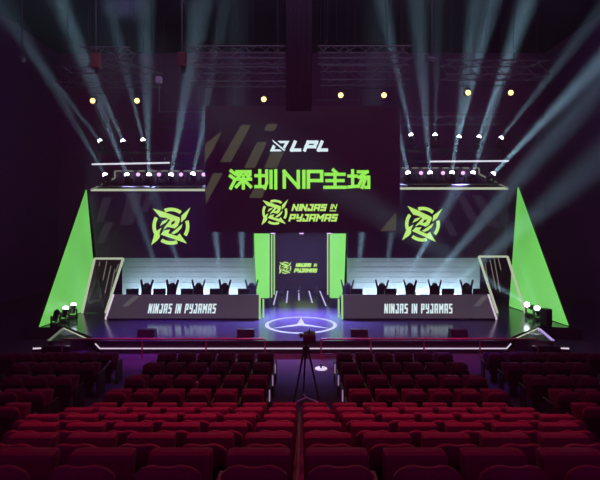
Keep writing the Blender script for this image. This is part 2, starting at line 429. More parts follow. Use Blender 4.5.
# green wing screens
for s, lab in ((-1, 'left'), (1, 'right')):
    if s < 0: A, B, Cc = P(86.7, 190, 21), P(97.5, 306, 21.0), P(40, 328, 16.75)
    else: A, B, Cc = P(517.5, 187, 21), P(509, 306, 21.0), P(567.5, 326.5, 17.0)
    B.z = .03; Cc.z = .03
    t = thing('wing_screen', f'tall triangular glowing green screen closing the {lab} side of the stage', 'screen', (B.x, B.y, 0))
    B2 = B.copy(); 
    ext = Vector((s * .05, 0, 0))
    part('screen_panel', prism(nb(), [A, B2, Cc], ext), 'green', t)
    e = Vector((s * .055, 0, 0))
    part('rear_frame', prism(nb(), [A + e, B2 + e, Cc + e], Vector((s * .12, 0, 0))), 'black', t)
    part('foot_rail', box(nb(), min(B.x, Cc.x), max(B.x, Cc.x), B.y - .08, B.y - .02, .001, .06), 'black', t)

# leaning light frames beside the desks
for s, lab in ((-1, 'left'), (1, 'right')):
    D = 19.5
    q = [(95, 258.5), (123.5, 258.5), (106, 312.8), (82.5, 312.8)] if s < 0 else [(507, 256.5), (478.5, 256.5), (497, 312.8), (525, 312.8)]
    t = thing('light_portal', f'leaning pale-lit frame between the {lab} desk and the green wing screen', 'portal', (P((q[2][0] + q[3][0]) / 2, 313, D).x, D, 0))
    pts = [P(x, y, D) for x, y in q]
    for i in range(3):
        a, b = ((0, 1), (1, 2), (3, 0))[i]
        part('frame_bar', bar(nb(), pts[a], pts[b], .085, (0, -.08, 0)), 'pale', t)
    if s < 0: part('backing', prism(nb(), [P(x, y, D + .03) for x, y in q], (0, .06, 0)), 'black', t)
    lines = ([(100, 262, 99, 266), (107, 261, 103, 280), (111, 266, 105, 293), (115, 269, 110, 295), (118.5, 264, 116, 272)] if s < 0 else
             [(485, 263, 489, 288), (490, 260, 496, 290), (494, 258, 500, 292), (498, 258, 501, 270), (482, 262, 483, 272)])
    bm = nb()
    for x0, y0, x1, y1 in lines: bar(bm, P(x0, y0, D + .02), P(x1, y1, D + .02), .035, (0, -.02, 0))
    part('light_line', bm, 'paledim', t)
    bm = nb(); c = P((q[2][0] + q[3][0]) / 2 - s * 0, 285, D)
    if s < 0:
        for a, b in (((98, 277), (84, 308)), ((98, 277), (103, 308)), ((87, 303), (102, 300))): bar(bm, P(*a, D + .025), P(*b, D + .025), .12, (0, -.03, 0))
        part('brace', bm, 'steel', t)

# ------------------------------------------------------------------ entrance tunnel between the desks
def pillar(s, lab):
    D = 21.0
    xo, xi = (254, 269.2) if s < 0 else (346, 331.2)
    t = thing('led_pillar', f'glowing green LED pillar on the {lab} of the central entrance', 'pillar', (P((xo + xi) / 2, 0, D).x, D, 0))
    f = lambda x, z, d=D: Vector(((x - CX) * D / F, d, z))
    part('screen_panel', prism(nb(), [f(xo + (-s) * 2.2, .43), f(xi, .43), f(xi, 3.58), f(xo, 3.58)], (0, .3, 0)), 'greenpillar', t)
    a, b = sorted((f(xo - s * 1.5, 0).x, f(xi, 0).x)); part('plinth', box(nb(), a, b, D + .02, D + .32, .001, .42), 'black', t)
    for k, (d, x) in enumerate(((21.7, 271.6), (22.6, 274.2))):
        xx = (x - CX) * d / F * (1 if s < 0 else -1)
        zt = 3.5
        part('edge_strip', box(nb(), xx - .035, xx + .035, d, d + .08, .33 + .0 * k, zt), 'gline', t)
    return t
pillar(-1, 'left'); pillar(1, 'right')
t = thing('entrance_tunnel', 'black entrance tunnel with a small green team logo on its end wall', 'tunnel', (0, 24, 0))
for s in (-1, 1):
    a, b = sorted((s * 1.62, s * 1.78)); part('side_wall', box(nb(), a, b, 21.35, 27.2, .001, 3.6), 'black', t)
part('tunnel_ceiling', box(nb(), -1.6, 1.6, 20.65, 27.2, 3.62, 3.72), 'black', t)
e = part('end_wall', box(nb(), -1.6, 1.6, 27.0, 27.15, .001, 3.6), 'screen', t)
y = 26.99; bm = nb(); c = P(285.2, 267.8, y); emblem(bm, c.x, c.z, .82, y)
q = lambda xx, yy: P(xx, yy, y)
word(bm, 'NINJAS', q(295.5, 0).x, q(311, 0).x, q(0, 267).z, q(0, 263.2).z, y, .075, .3, .42)
word(bm, 'IN', q(313.5, 0).x, q(317, 0).x, q(0, 266.8).z, q(0, 263.5).z, y, .045, .3, .42)
word(bm, 'PYJAMAS', q(293.8, 0).x, q(317, 0).x, q(0, 272.6).z, q(0, 268.4).z, y, .075, .3, .42)
part('team_logo', bm, 'logo', t, e)
for x in (273, 301.5, 329): 
    c = P(x, 235.2, 20.9); part('downlight', box(nb(), c.x - .1, c.x + .1, 20.72, 20.9, 3.56, 3.615), 'violet', t)
for k, (x0, y0, x1, y1) in enumerate(((277, 291, 273.5, 305), (287.8, 291, 286.5, 303), (298.7, 290.5, 299, 300.5), (309, 291, 312.3, 303), (319.8, 291, 326, 306))):
    g = lambda x, yy: P(x, yy, F * 4 / (yy - HY))
    a, b = g(x0, y0), g(x1, y1); a.z = b.z = .002
    o = obj('floor_light_strip', bar(nb(), a, b, .07, (0, 0, .012)), 'floorline')
    tag(o, f'thin white light strip set in the entrance floor, {ORD[k]} from the left', 'light', 'light strips in the entrance floor')
for k, x in enumerate((281.5, 298.5, 316)):
    d = 25.4; X = (x - CX) * d / F
    t = thing('floor_spotlight', f'small black spotlight standing on the floor inside the entrance, {ORD[k]} from left', 'light', (X, d, 0), 'spotlights inside the entrance')
    obj('base', box(nb(), -.12, .12, -.1, .1, .001, .07, .01), 'plastic', t)
    bm = nb(); box(bm, -.14, -.11, -.03, .03, .07, .3); obj('bracket', bm, 'plastic', t)
    bm = nb(); box(bm, .11, .14, -.03, .03, .07, .3); obj('bracket', bm, 'plastic', t)
    bm = tube(nb(), (0, -.02, .16), (0, .05, .42), .1, 12, .085); obj('head', bm, 'plastic', t)

# ------------------------------------------------------------------ pale slat walls behind the desks
for s, lab in ((-1, 'left'), (1, 'right')):
    D = 22.0
    a, b = sorted((s * 2.35, s * 9.15))
    t = thing('backdrop_wall', f'pale wall of horizontal slats lit from below behind the {lab} desk', 'wall panel', ((a + b) / 2, D, 0))
    part('panel', box(nb(), a, b, D + .05, D + .15, .001, 3.4), 'slat', t)
    bm = nb()
    for k in range(13): box(bm, a, b, D + .012, D + .05, .05 + k * .26, .05 + k * .26 + (.245 if k % 3 else .235))
    part('slat', bm, 'slat', t)
    t = thing('floor_batten', f'long low light batten on the floor behind the {lab} desk', 'light', ((a + b) / 2, 21.4, 0))
    part('housing', box(nb(), a + .3, b - .3, 21.3, 21.45, .001, .1), 'black', t)
    part('lens', box(nb(), a + .35, b - .35, 21.32, 21.43, .1, .115), 'tube', t)
    l = area('batten_light', ((a + b) / 2, 21.42, .16), ((a + b) / 2, 22.05, .75), b - a - .8, 95, (.55, .82, 1), .08)
    # area lights emit along -Z with their long side on X

# ------------------------------------------------------------------ desks
for s, lab in ((-1, 'left'), (1, 'right')):
    x0, x1 = (s * 8.2, s * 1.78)
    xt0, xt1 = (s * 7.98, s * 1.80)
    t = thing('player_desk', f'long grey LED-fronted player desk with white team lettering, {lab} of the entrance', 'desk', ((x0 + x1) / 2, 18.6, 0))
    yb, yt = 18.1, 18.38
    part('front_panel', prism(nb(), [(x0, yb, .07), (x1, yb, .07), (xt1, yt, 1.02), (xt0, yt, 1.02)], (0, .06, 0)), 'deskled', t)
    part('kick_board', box(nb(), min(x0, x1), max(x0, x1), yb + .02, yb + .09, .001, .065), 'black', t)
    part('table_top', box(nb(), min(xt0, xt1) + .02, max(xt0, xt1) - .02, yt + .07, yt + .85, .70, .74), 'plastic', t)
    for xx in (x0, x1):
        xi = xx - s * .1 if xx == x0 else xx + s * .1
        a, b = sorted((xx, xi)); part('side_panel', box(nb(), a + .01, b - .01, yt + .08, yt + .84, .001, .695), 'black', t)
    part('edge_strip', bar(nb(), (x0 + s * .03, yb - .012, .03), (xt0 + s * .03, yt - .012, 1.03), .075, (0, .05, 0)), 'whiteline', t)
    part('edge_strip', bar(nb(), (x1 - s * .04, yb - .012, .03), (xt1 - s * .04, yt - .012, 1.0), .075, (0, .05, 0)), 'gline', t)
    part('edge_strip', box(nb(), min(-s * -1.58, -s * -1.65), max(-s * -1.58, -s * -1.65), 18.42, 18.47, .03, .82), 'gline', t)
    pa, pb = (148, 215.5) if s < 0 else (384, 452)
    bm = nb(); yy = 18.2
    word(bm, 'NINJAS IN PYJAMAS', P(pa, 0, yy).x, P(pb, 0, yy).x, .27, .655, 0, .058, .1, .75)
    for v in bm.verts: v.co.y = yb + (yt - yb) * (v.co.z - .07) / .95 - .008
    part('lettering', bm, 'lettering', t)
    bm = nb(); xx = s * (7.6 if s < 0 else 7.3)
    f = lambda x, z: (x, yb + (yt - yb) * (z - .07) / .95 - .004, z)
    face(bm, [f(xx, .55), f(xx + .25, .55), f(xx + .75, .98), f(xx + .45, .98)]); part('shard', bm, 'deskshard', t)

# gaming chairs and monitors
def make_chair():
    t = thing('gaming_chair', '', 'chair')
    def outline(pts, y, th, tilt=.12):
        return prism(nb(), [(x, y + (z - .45) * tilt, z) for x, z in pts], (0, th, 0))
    half = [(.2, .5), (.24, .72), (.22, .95), (.245, 1.1), (.32, 1.42), (.27, 1.45), (.19, 1.2), (.165, 1.14), (.125, 1.24), (.06, 1.29)]
    back = half + [(-x, z) for x, z in half[::-1]]
    obj('backrest', outline(back, .18, .09), 'cloth', t)
    obj('head_pillow', box(nb(), -.12, .12, .17, .26, 1.06, 1.24, .03), 'plastic', t)
    obj('seat', box(nb(), -.26, .26, -.3, .2, .44, .54, .04), 'cloth', t)
    for s in (-1, 1):
        bm = nb(); box(bm, s * .33 - .045, s * .33 + .045, -.2, .12, .7, .735, .01); box(bm, s * .33 - .02, s * .33 + .02, -.04, .04, .48, .7); box(bm, min(s * .2, s * .35), max(s * .2, s * .35), -.04, .04, .45, .48)
        obj('armrest', bm, 'plastic', t)
    obj('gas_lift', tube(nb(), (0, 0, .12), (0, 0, .44), .03), 'steel', t)
    bm = nb()
    for k in range(5):
        a = 2 * PI * k / 5 + .3; tube(bm, (0, 0, .11), (.32 * math.cos(a), .32 * math.sin(a), .08), .03, 6, .02); tube(bm, (.32 * math.cos(a) - .03, .32 * math.sin(a), .032), (.32 * math.cos(a) + .03, .32 * math.sin(a), .032), .031, 8)
    obj('star_base', bm, 'plastic', t)
    return t
chair = make_chair(); used = False
CH_X = {'left': [143.4, 168.5, 197.5, 221.5, 251], 'right': [347.5, 381, 412, 434.5, 469]}
for lab, xs in CH_X.items():
    for k, x in enumerate(xs):
        c = copy_tree(chair) if used else chair; used = True
        d = 19.75; c.location = ((x - CX) * d / F, d, 0); c.rotation_euler.z = random.uniform(-.35, .35)
        c['label'] = f'black winged gaming chair behind the {lab} desk, {ORD[k]} from the left'; c['group'] = f'gaming chairs behind the {lab} desk'
def make_monitor():
    t = thing('monitor', '', 'monitor')
    obj('housing', box(nb(), -.27, .27, -.03, .03, .15, .48, .012), 'plastic', t)
    obj('stand', tube(nb(), (0, .03, .01), (0, .03, .3), .025), 'steel', t)
    obj('stand_base', box(nb(), -.13, .13, -.06, .1, .001, .015), 'steel', t)
    return t
mon = make_monitor(); used = False
for lab, xs in {'left': [132.5, 159.5, 187, 216, 244], 'right': [356.5, 390.5, 448, 479]}.items():
    for k, x in enumerate(xs):
        c = copy_tree(mon) if used else mon; used = True
        d = 18.8; c.location = ((x - CX) * d / F, d, .74)
        c['label'] = f'black monitor seen from behind on the {lab} desk, {ORD[k]} from the left'; c['group'] = f'monitors on the {lab} desk'
for k, (x, lab) in enumerate(((369, 'left'), (404, 'right'), (176, 'only'))):
    d = 18.62; o = obj('water_bottle', lathe(nb(), [(.03, 0), (.033, .02), (.033, .2), (.014, .26), (.014, .34)]), 'strip', None, True)
    o.location = ((x - CX) * d / F, d, .742)
    tag(o, ['small pale bottle on the right desk beside its first monitor', 'small pale bottle on the right desk beside its third chair', 'small pale bottle on the left desk between two monitors'][k], 'bottle', 'bottles on the desks')

# ------------------------------------------------------------------ moving-head lights and their beams
BEAM = (.42, .76, 1.0)
def moving_head(loc, aim, label, group, hang=False, power=0, deg=5, lens='lens', scale=1.0, name='moving_head_light', rest=None):
    """loc is the tilt axis of the head; base below (or above when hung)"""
    s = -1 if not hang else 1; k = scale
    loc = Vector(loc) - (Vector(aim) - Vector(loc)).normalized() * .2 * k
    base_z = {'floor': 0, 'shelf': None}.get(rest) if rest == 'floor' else (rest if rest is not None else loc[2] + s * .34 * k)
    root = thing(name, label, 'stage light', (loc[0], loc[1], base_z), group)
    L = Vector((0, 0, loc[2] - base_z))
    a, b = sorted((0, -s * .1 * k)); obj('base', box(nb(), -.16 * k, .16 * k, -.13 * k, .13 * k, a + .001, b, .015), 'plastic', root)
    bm = nb()
    for sx in (-1, 1):
        x0, x1 = sorted((sx * .15 * k, sx * .18 * k)); a, b = sorted((-s * .1 * k, L.z + .04 * k * (1 if L.z > 0 else -1))); box(bm, x0, x1, -.05 * k, .05 * k, a, b)
    a, b = sorted((-s * .1 * k, -s * .13 * k)); box(bm, -.18 * k, .18 * k, -.05 * k, .05 * k, a, b)
    obj('yoke', bm, 'plastic', root)
    d = (Vector(aim) - Vector(loc)).normalized()
    bm = tube(nb(), (0, 0, -.16 * k), (0, 0, .1 * k), .105 * k, 12); tube(bm, (0, 0, .1 * k), (0, 0, .17 * k), .105 * k, 12, .12 * k)
    h = obj('head', bm, 'plastic', root); h.location = L; h.rotation_mode = 'QUATERNION'; h.rotation_quaternion = d.to_track_quat('Z', 'Y')
    bm = nb(); bmesh.ops.create_uvsphere(bm, u_segments=12, v_segments=6, radius=.112 * k, matrix=Matrix.Translation((0, 0, .195 * k)) @ Matrix.Diagonal((1, 1, 1.0, 1)))
    obj('lens', bm, lens, h, True)
    if power: 
        l = bpy.data.lights.new('beam_lamp', 'AREA'); l.shape = 'DISK'; l.size = .17 * k; l.spread = math.radians(deg)
        l.energy = power * deg * deg / 56000; l.color = BEAM
        sp = bpy.data.objects.new('beam_lamp', l); C.objects.link(sp); sp.rotation_mode = 'QUATERNION'
        sp.location = Vector(loc) + d * .325 * k; sp.rotation_quaternion = d.to_track_quat('-Z', 'Y')
    return root

UP = 23.0
rows_up = {'left': [(100, 141, 76, 110, .7, 4), (123, 141, 95, 78, 1.2, 4), (143, 140, 134, 104, .8, 5)],
           'right': [(411, 135, 398, 75, 1.3, 5), (435, 135, 436, 90, .35, 5), (459, 137, 478, 60, 1.9, 6), (479, 137, 507, 60, 1.6, 6), (501, 138, 523, 110, .9, 5)]}
PB = 52000
for lab, ls in rows_up.items():
    for k, (x, y, x1, y1, pw, dg) in enumerate(ls):
        moving_head(P(x, y, UP), P(x1, y1, UP - .4), f'moving-head light standing on the upper {lab} bar, {ORD[k]} from the left', f'moving heads on the upper {lab} bar', False, pw * PB, dg + 3.5, rest=P(0, 141 if lab == 'left' else 137, 23).z - .56)
LO = 20.5
rows_lo = {'left': [(105, 175, 70, 115, .55, 4), (127, 175, 92, 85, 1.2, 5), (149, 175, 146, 60, 1.3, 5), (171, 175, 189, 75, 1.3, 6), (193, 174, 207, 110, 1.0, 6)],
           'right': [(408, 173, 396, 120, 1.2, 5), (430, 173, 424, 95, 1.3, 5), (452, 173, 463, 95, 2.0, 4), (473, 173, 497, 95, 1.4, 5), (493, 174, 600, 62, 2.8, 5)]}
for lab, ls in rows_lo.items():
    for k, (x, y, x1, y1, pw, dg) in enumerate(ls):
        moving_head(P(x, y, LO), P(x1, y1, LO - .4), f'bright moving-head light in the row above the {lab} side screen, {ORD[k]} from left', f'moving heads above the {lab} side screen', False, pw * PB, dg + 4, rest=P(0, 185.5 if lab == 'left' else 183.5, 21).z - .019)
for lab, xs, yy in (('left', (138, 159, 181, 203.5), 174.5), ('right', (397.8, 421, 443, 463), 173)):
    for k, x in enumerate(xs):
        c = P(x, yy, LO); moving_head(c, c + Vector((0, -1, .25)), f'violet wash light in the row above the {lab} side screen, {ORD[k]} from left', f'violet wash lights above the {lab} side screen', lens='violet', name='wash_light', scale=.85, rest=P(0, 185.5 if lab == 'left' else 183.5, 21).z - .019)
# on the floor behind the desks
fl = {'left': [(165, 150, 250, .5), (190, 168, 235, .5), (222, 212, 205, .8), (243, 240, 190, .8)],
      'right': [(357, 363, 225, .9), (383, 393, 225, .5), (397, 434, 230, 1.5), (418, 478, 226, 1.8, 19), (440, 528, 221, 1.3, 16), (455, 580, 224, .7, 14.5)]}
for lab, ls in fl.items():
    for k, (x, x1, y1, pw, *de) in enumerate(ls):
        c = P(x, 293.5, 20.9); c.z = .54
        moving_head(c, P(x1, y1, de[0] if de else 20.85), f'black moving-head light on the floor behind the {lab} desk, {ORD[k]} from the left', f'moving heads behind the {lab} desk', False, pw * PB * 1.2, 8, rest='floor')
# on the floor along the wing screens
for k, (x, y, x1, y1, d, pw) in enumerate(((57, 322.5, 75, 250, 17.1, 0), (65.5, 317, 80, 240, 17.8, .1), (73.5, 312.5, 84, 240, 18.6, .1))):
    c = P(x, y, d); c.z = .54; moving_head(c, P(x1, y1, d + 1), f'black moving-head light at the foot of the left green screen, {ORD[k]} from the front', 'moving heads under the left green screen', False, pw * PB, 9, 'lens' if pw else 'plastic', rest='floor')
for k, (x, y, x1, y1, d, pw) in enumerate(((537, 316, 521, 262, 17.9, .3), (527, 311, 489, 281, 18.7, 1.1))):
    c = P(x, y, d); c.z = .54; moving_head(c, P(x1, y1, d - 1.0), f'moving-head light with a strong beam under the right green screen, {ORD[k]} from the front', 'moving heads under the right green screen', False, pw * PB * .6, 9, rest='floor')
t = thing('stage_speaker', 'black upright speaker on the floor at the foot of the right green screen', 'speaker', ((546 - CX) * 17.1 / F, 17.1, 0), rotz=.3)
obj('cabinet', box(nb(), -.15, .15, -.16, .16, .001, .68, .03), 'plastic', t); obj('grille', box(nb(), -.13, .13, -.175, -.161, .04, .64, .004), 'cloth', t)

# floor monitors along the stage front
for k, (x, lab) in enumerate(((147, 'in front of the left desk'), (246, 'left of the floor emblem'), (359, 'right of the floor emblem'), (458, 'in front of the right desk'))):
    d = 15.3; X = (x - CX) * d / F
    t = thing('floor_monitor', f'black wedge floor monitor at the stage edge {lab}', 'speaker', (X, d, 0), 'wedge monitors at the stage edge')
    obj('cabinet', prism(nb(), [(-.3, -.18, .001), (-.3, .2, .001), (-.3, .12, .3), (-.3, -.1, .3)], (.6, 0, 0)), 'plastic', t)
    obj('grille', prism(nb(), [(-.27, .205, .03), (-.27, .215, .03), (-.27, .14, .28), (-.27, .13, .28)], (.54, 0, 0)), 'cloth', t)

# ------------------------------------------------------------------ rigging
def hung(o, name, label, cat, a, b):
    """make a pipe mesh the child of a thing that also holds the two cables it hangs by"""
    o.name = 'pipe'; t = thing(name, label, cat, a); o.parent = t; L = b - a
    for f in (.1, .9): obj('cable', tube(nb(), L * f, (L.x * f, 0, 15.97 - a.z), .008, 5), 'black', t)
def truss(x0, x1, yc, d, hpx, label, deep=.55, r=.028, skew=0, name='lighting_truss', m='alu', step=None):
    a, b = P(x0, yc, d), P(x1, yc, d); h = hpx * d / F / 2; L = b.x - a.x
    t = thing(name, label, 'truss', (a.x, d, a.z))
    cs = [(0, -h), (0, h), (deep, -h), (deep, h)]
    for cy, cz in cs: obj('chord', tube(nb(), (0, cy, cz), (L, cy, cz), r), m, t)
    st = step or max(h * 2.2, .5); n = max(2, round(L / st)); bm = nb()
    for (a1, b1), (a2, b2) in (((0, -h), (0, h)), ((deep, -h), (deep, h)), ((0, -h), (deep, -h)), ((0, h), (deep, h))):
        for k in range(n):
            p, q = ((a1, b1), (a2, b2)) if k % 2 else ((a2, b2), (a1, b1))
            tube(bm, (L * k / n, *p), (L * (k + 1) / n, *q), r * .55, 5)
    obj('lattice', bm, m, t)
    for xx in (L * .08, L * .92): obj('cable', tube(nb(), (xx, deep / 2, h * .5), (xx, deep / 2, 15.97 - a.z), .008, 5), 'black', t)
    obj('spreader', tube(nb(), (L * .08, 0, h), (L * .08, deep, h), r * .8, 6), m, t); obj('spreader', tube(nb(), (L * .92, 0, h), (L * .92, deep, h), r * .8, 6), m, t)
    return t
truss(55, 156, 74.5, 17, 15, 'box truss high over the far left of the stage', .7)
truss(190, 285, 74, 17, 14, 'box truss high over the stage just left of the black centre drape', .7)
truss(321, 410, 72.5, 17, 14, 'box truss high over the stage just right of the black centre drape', .7)
truss(446, 550, 67, 17, 14, 'box truss high over the far right of the stage', .7)
truss(80, 130, 53, 15.5, 12, 'uppermost short box truss on the left above the brown hoist', .6)
truss(188, 285, 52, 15.5, 12, 'uppermost box truss left of the black centre drape', .6)
truss(318, 412, 52, 15.5, 12, 'uppermost box truss right of the black centre drape', .6)
truss(352, 502, 120, 24, 8, 'long slim back truss above the right row of lights', .35, .016, m='alu')
truss(104, 250, 124, 24.5, 9, 'long slim back truss above the left row of lights', .35, .014, m='steel')
for s, xa, xb, yy in ((-1, 90, 206, 158), (1, 398, 512, 156)):
    lab = 'left' if s < 0 else 'right'
    truss(xa, xb, yy, 22.2, 11, f'black lattice truss behind the light row over the {lab} side screen', .4, .022, m='steel')
    xa, xb, ya, yb = (92, 170, 164.3, 162.8) if s < 0 else (430, 508.5, 161.5, 161)
    t = thing('tube_light', f'long white tube light on the {lab} lattice truss', 'light', P(xa, ya, 21.95))
    part('tube', tube(nb(), P(xa, ya, 21.95), P(xb, yb, 21.95), .042), 'tube', t)
    for xx in (xa + 6, (xa + xb) / 2, xb - 6):
        c = P(xx, (ya + yb) / 2, 21.95); part('bracket', box(nb(), c.x - .02, c.x + .02, 21.97, 22.17, c.z - .02, c.z + .3), 'steel', t)
    part('end_cap', tube(nb(), P(xa - 1, ya, 21.95), P(xa, ya, 21.95), .046), 'plastic', t)
    part('end_cap', tube(nb(), P(xb, yb, 21.95), P(xb + 1, yb, 21.95), .046), 'plastic', t)
    # fixtures' bar
    xs = (94, 150, 137.5) if s < 0 else (404, 506, 131.5)
    t = thing('lighting_bar', f'dark steel bar carrying the upper {lab} moving heads', 'bar', P(xs[0], xs[2], 23))
    z = P(xs[0], 141 if s < 0 else 137, 23).z - .617
    part('pipe', tube(nb(), (P(xs[0], 0, 23).x, 23, z + .03), (P(xs[1], 0, 23).x, 23, z + .03), .025), 'steel', t)
    for xx in ((P(112, 0, 23).x, P(133, 0, 23).x) if s < 0 else (P(423, 0, 23).x, P(490, 0, 23).x)): part('cable', tube(nb(), (xx, 23, z + .03), (xx, 23, 15.97), .008, 5), 'black', t)
for k, (xa, xb, yy, d, nm) in enumerate(((160, 205, 112, 24, 'left'), (225, 286, 109.5, 23.3, 'l'), (232, 284, 113.8, 23.6, 'l'), (222, 250, 120.5, 23.9, 'l'), (313, 352, 111.8, 23.3, 'r'), (317, 350, 107.5, 23.6, 'r'), (316, 360, 100, 23.9, 'r'), (345, 500, 113, 24.6, 'r'))):
    labs = ['steel pipe behind the hanging pole at upper left', 'steel pipe beneath the left-centre warm lamp, upper of three', 'steel pipe beneath the left-centre warm lamp, middle of three', 'short steel pipe just above the olive shards of the central screen',
            'steel pipe right of the black drape, lowest of three', 'steel pipe right of the black drape, middle of three', 'steel pipe right of the black drape, just below the warm lamps', 'long steel pipe above the slim back truss on the right']
    a, b = P(xa, yy, d), P(xb, yy, d)
    o = obj('steel_pipe', tube(nb(), (0, 0, 0), b - a, .022), 'alu'); o.location = (0, 0, 0)
    hung(o, 'steel_pipe', labs[k], 'pipe', a, b)
# hanging drape in the middle
t = thing('hanging_drape', 'tall narrow black drape hanging at centre before the trusses', 'drape', (P(299, 0, 14.5).x, 14.5, P(0, 111, 14.5).z))
bm = nb(); z0, z1 = P(0, 111, 14.5).z, 15.9; n = 24; X0, X1 = P(286, 0, 14.5).x, P(312, 0, 14.5).x
fr = []; 
for k in range(n + 1):
    x = X0 + (X1 - X0) * k / n; fr.append((x, 14.5 + .03 * math.sin(k * 1.4)))
pts = [(x, yy, z0) for x, yy in fr] + [(x, yy + .05, z0) for x, yy in fr[::-1]]
prism(bm, pts, (0, 0, z1 - z0)); part('cloth', bm, 'cloth', t)
part('batten', tube(nb(), (X0 - .05, 14.53, 15.96), (X1 + .05, 14.53, 15.96), .03), 'steel', t)
# warm flood lamps
WL = [(94, 101.5), (138, 101.5), (264, 100), (340.5, 96), (383.5, 96), (467, 93.5), (509.5, 93.5)]
def make_lamp():
    t = thing('flood_lamp', '', 'lamp')
    bm = tube(nb(), (0, -.12, 0), (0, .16, .03), .125, 14, .08); obj('housing', bm, 'plastic', t)
    bm = nb(); bmesh.ops.create_uvsphere(bm, u_segments=14, v_segments=8, radius=.115, matrix=Matrix.Translation((0, -.12, 0)) @ Matrix.Diagonal((1.0, .35, 1.0, 1))); obj('lens', bm, 'warm', t, True)
    bm = nb(); box(bm, -.16, -.135, -.02, .02, -.02, .22); box(bm, .135, .16, -.02, .02, -.02, .22); box(bm, -.16, .16, -.02, .02, .2, .225); obj('yoke', bm, 'steel', t)
    obj('clamp', tube(nb(), (0, 0, .22), (0, 0, .322), .025), 'steel', t)
    return t
lamp = make_lamp(); used = False
for k, (x, y) in enumerate(WL):
    c = copy_tree(lamp) if used else lamp; used = True
    c.location = P(x, y, 19.0); c['group'] = 'warm flood lamps under the trusses'
    c['label'] = f'glowing warm yellow flood lamp hung under the trusses, {ORD[k]} from the left'
for xa, xb, yy, lab in ((84, 150, 93.7, 'far left'), (250, 280, 92.2, 'left-centre'), (330, 394, 88.2, 'right-centre'), (456, 520, 85.7, 'far right')):
    a, b = P(xa, yy, 19.0), P(xb, yy, 19.0); o = obj('lamp_bar', tube(nb(), (0, 0, 0), b - a, .02), 'steel'); hung(o, 'lamp_bar', f'thin dark bar carrying the {lab} warm flood lamps', 'bar', a, b)
# chain hoists
for x, y, lab, mm in ((96, 61, 'brown-red chain hoist hanging at the left truss', 'hoist'), (182, 60, 'dark red chain hoist hanging between the two left trusses', 'hoistred')):
    c = P(x, y, 15.0); t = thing('chain_hoist', lab, 'hoist', c)
    obj('motor', box(nb(), -.15, .15, -.12, .12, -.25, .25, .04), mm, t)
    obj('chain', tube(nb(), (0, 0, .25), (0, 0, 15.97 - c.z), .012, 6), 'alu', t)
    obj('chain_bag', tube(nb(), (.05, 0, -.25), (.05, 0, -.42), .09, 10, .06), 'cloth', t)
    obj('hook', tube(nb(), (-.06, 0, -.25), (-.06, 0, -.36), .03, 8, .015), 'alu', t)
t = thing('hanging_pole', 'thin pale pole with a clamp hanging below the far left truss', 'pole', P(159, 112, 17))
part('pole', tube(nb(), P(159, 112, 17), P(159, 80, 17), .03), 'alu', t); c = P(159, 79.5, 17)
part('clamp', box(nb(), c.x - .11, c.x + .11, 16.9, 17.1, c.z - .13, c.z + .1, .03), 'strip', t)
for x, y, lab in ((22, 59, 'small pale spotlight at the far upper left'), (432, 59, 'small pale spotlight between the right trusses')):
    c = P(x, y, 16); t = thing('rig_spotlight', lab, 'light', c)
    obj('housing', tube(nb(), (-.12, 0, .06), (.1, -.05, -.05), .07, 10, .1), 'alu', t); obj('yoke', tube(nb(), (0, 0, .05), (0, 0, 15.97 - c.z), .02), 'steel', t)

# ------------------------------------------------------------------ video camera on tripod in the centre aisle
tx, ty, tz = .12, 10.2, -.33
t = thing('tripod', 'tall tripod with pale floor spreader standing in the centre aisle', 'tripod', (tx, ty, tz))
for a in (100, 215, 330):
    r = math.radians(a); obj('leg', tube(nb(), (.05 * math.cos(r), .05 * math.sin(r), 1.42), (.4 * math.cos(r), .4 * math.sin(r), .012), .028, 8, .016), 'plastic', t)
    obj('spreader_arm', tube(nb(), (0, 0, .24), (.345 * math.cos(r), .345 * math.sin(r), .19), .018, 6), 'white', t)
obj('column', tube(nb(), (0, 0, 1.2), (0, 0, 1.56), .035), 'steel', t); obj('crown', tube(nb(), (0, 0, 1.38), (0, 0, 1.47), .09, 12, .07), 'plastic', t)
t = thing('video_camera', 'dark red-lit video camera on the tripod, facing the stage', 'camera', (tx + .08, ty, tz + 1.57))
obj('body', box(nb(), -.15, .15, -.2, .2, .001, .2, .05), 'camera_body', t); obj('lens', tube(nb(), (0, .2, .1), (0, .4, .1), .06, 12), 'plastic', t)
obj('handle', box(nb(), -.02, .02, -.12, .12, .24, .27, .01), 'plastic', t); obj('viewfinder', box(nb(), -.24, -.155, -.15, .0, .12, .2, .01), 'plastic', t)
for yy in (-.11, .11):
    obj('handle_post', box(nb(), -.018, .018, yy - .012, yy + .012, .195, .245), 'plastic', t)
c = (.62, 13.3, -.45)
t = thing('spot_lit_plate', 'round white plate, spotlight put in as its glow, dark stub post on the aisle floor', 'stand', c)
obj('plate', lathe(nb(), [(.19, .001), (.19, .02), (.17, .03)], 24), 'whiteline', t, False); obj('stub_post', tube(nb(), (0, 0, .03), (0, 0, .16), .03, 10), 'plastic', t)  # plate's glow stands in for a pool of spotlight, not a lamp
t = thing('hand_rail', 'short pale slanted handrail in the left side aisle', 'handrail', (-5.3, 11.6, -.45))
obj('rail', tube(nb(), (-.12, 0, .45), (.16, 0, .78), .025), 'strip', t); obj('post', tube(nb(), (0, 0, .001), (0, 0, .59), .02), 'steel', t)

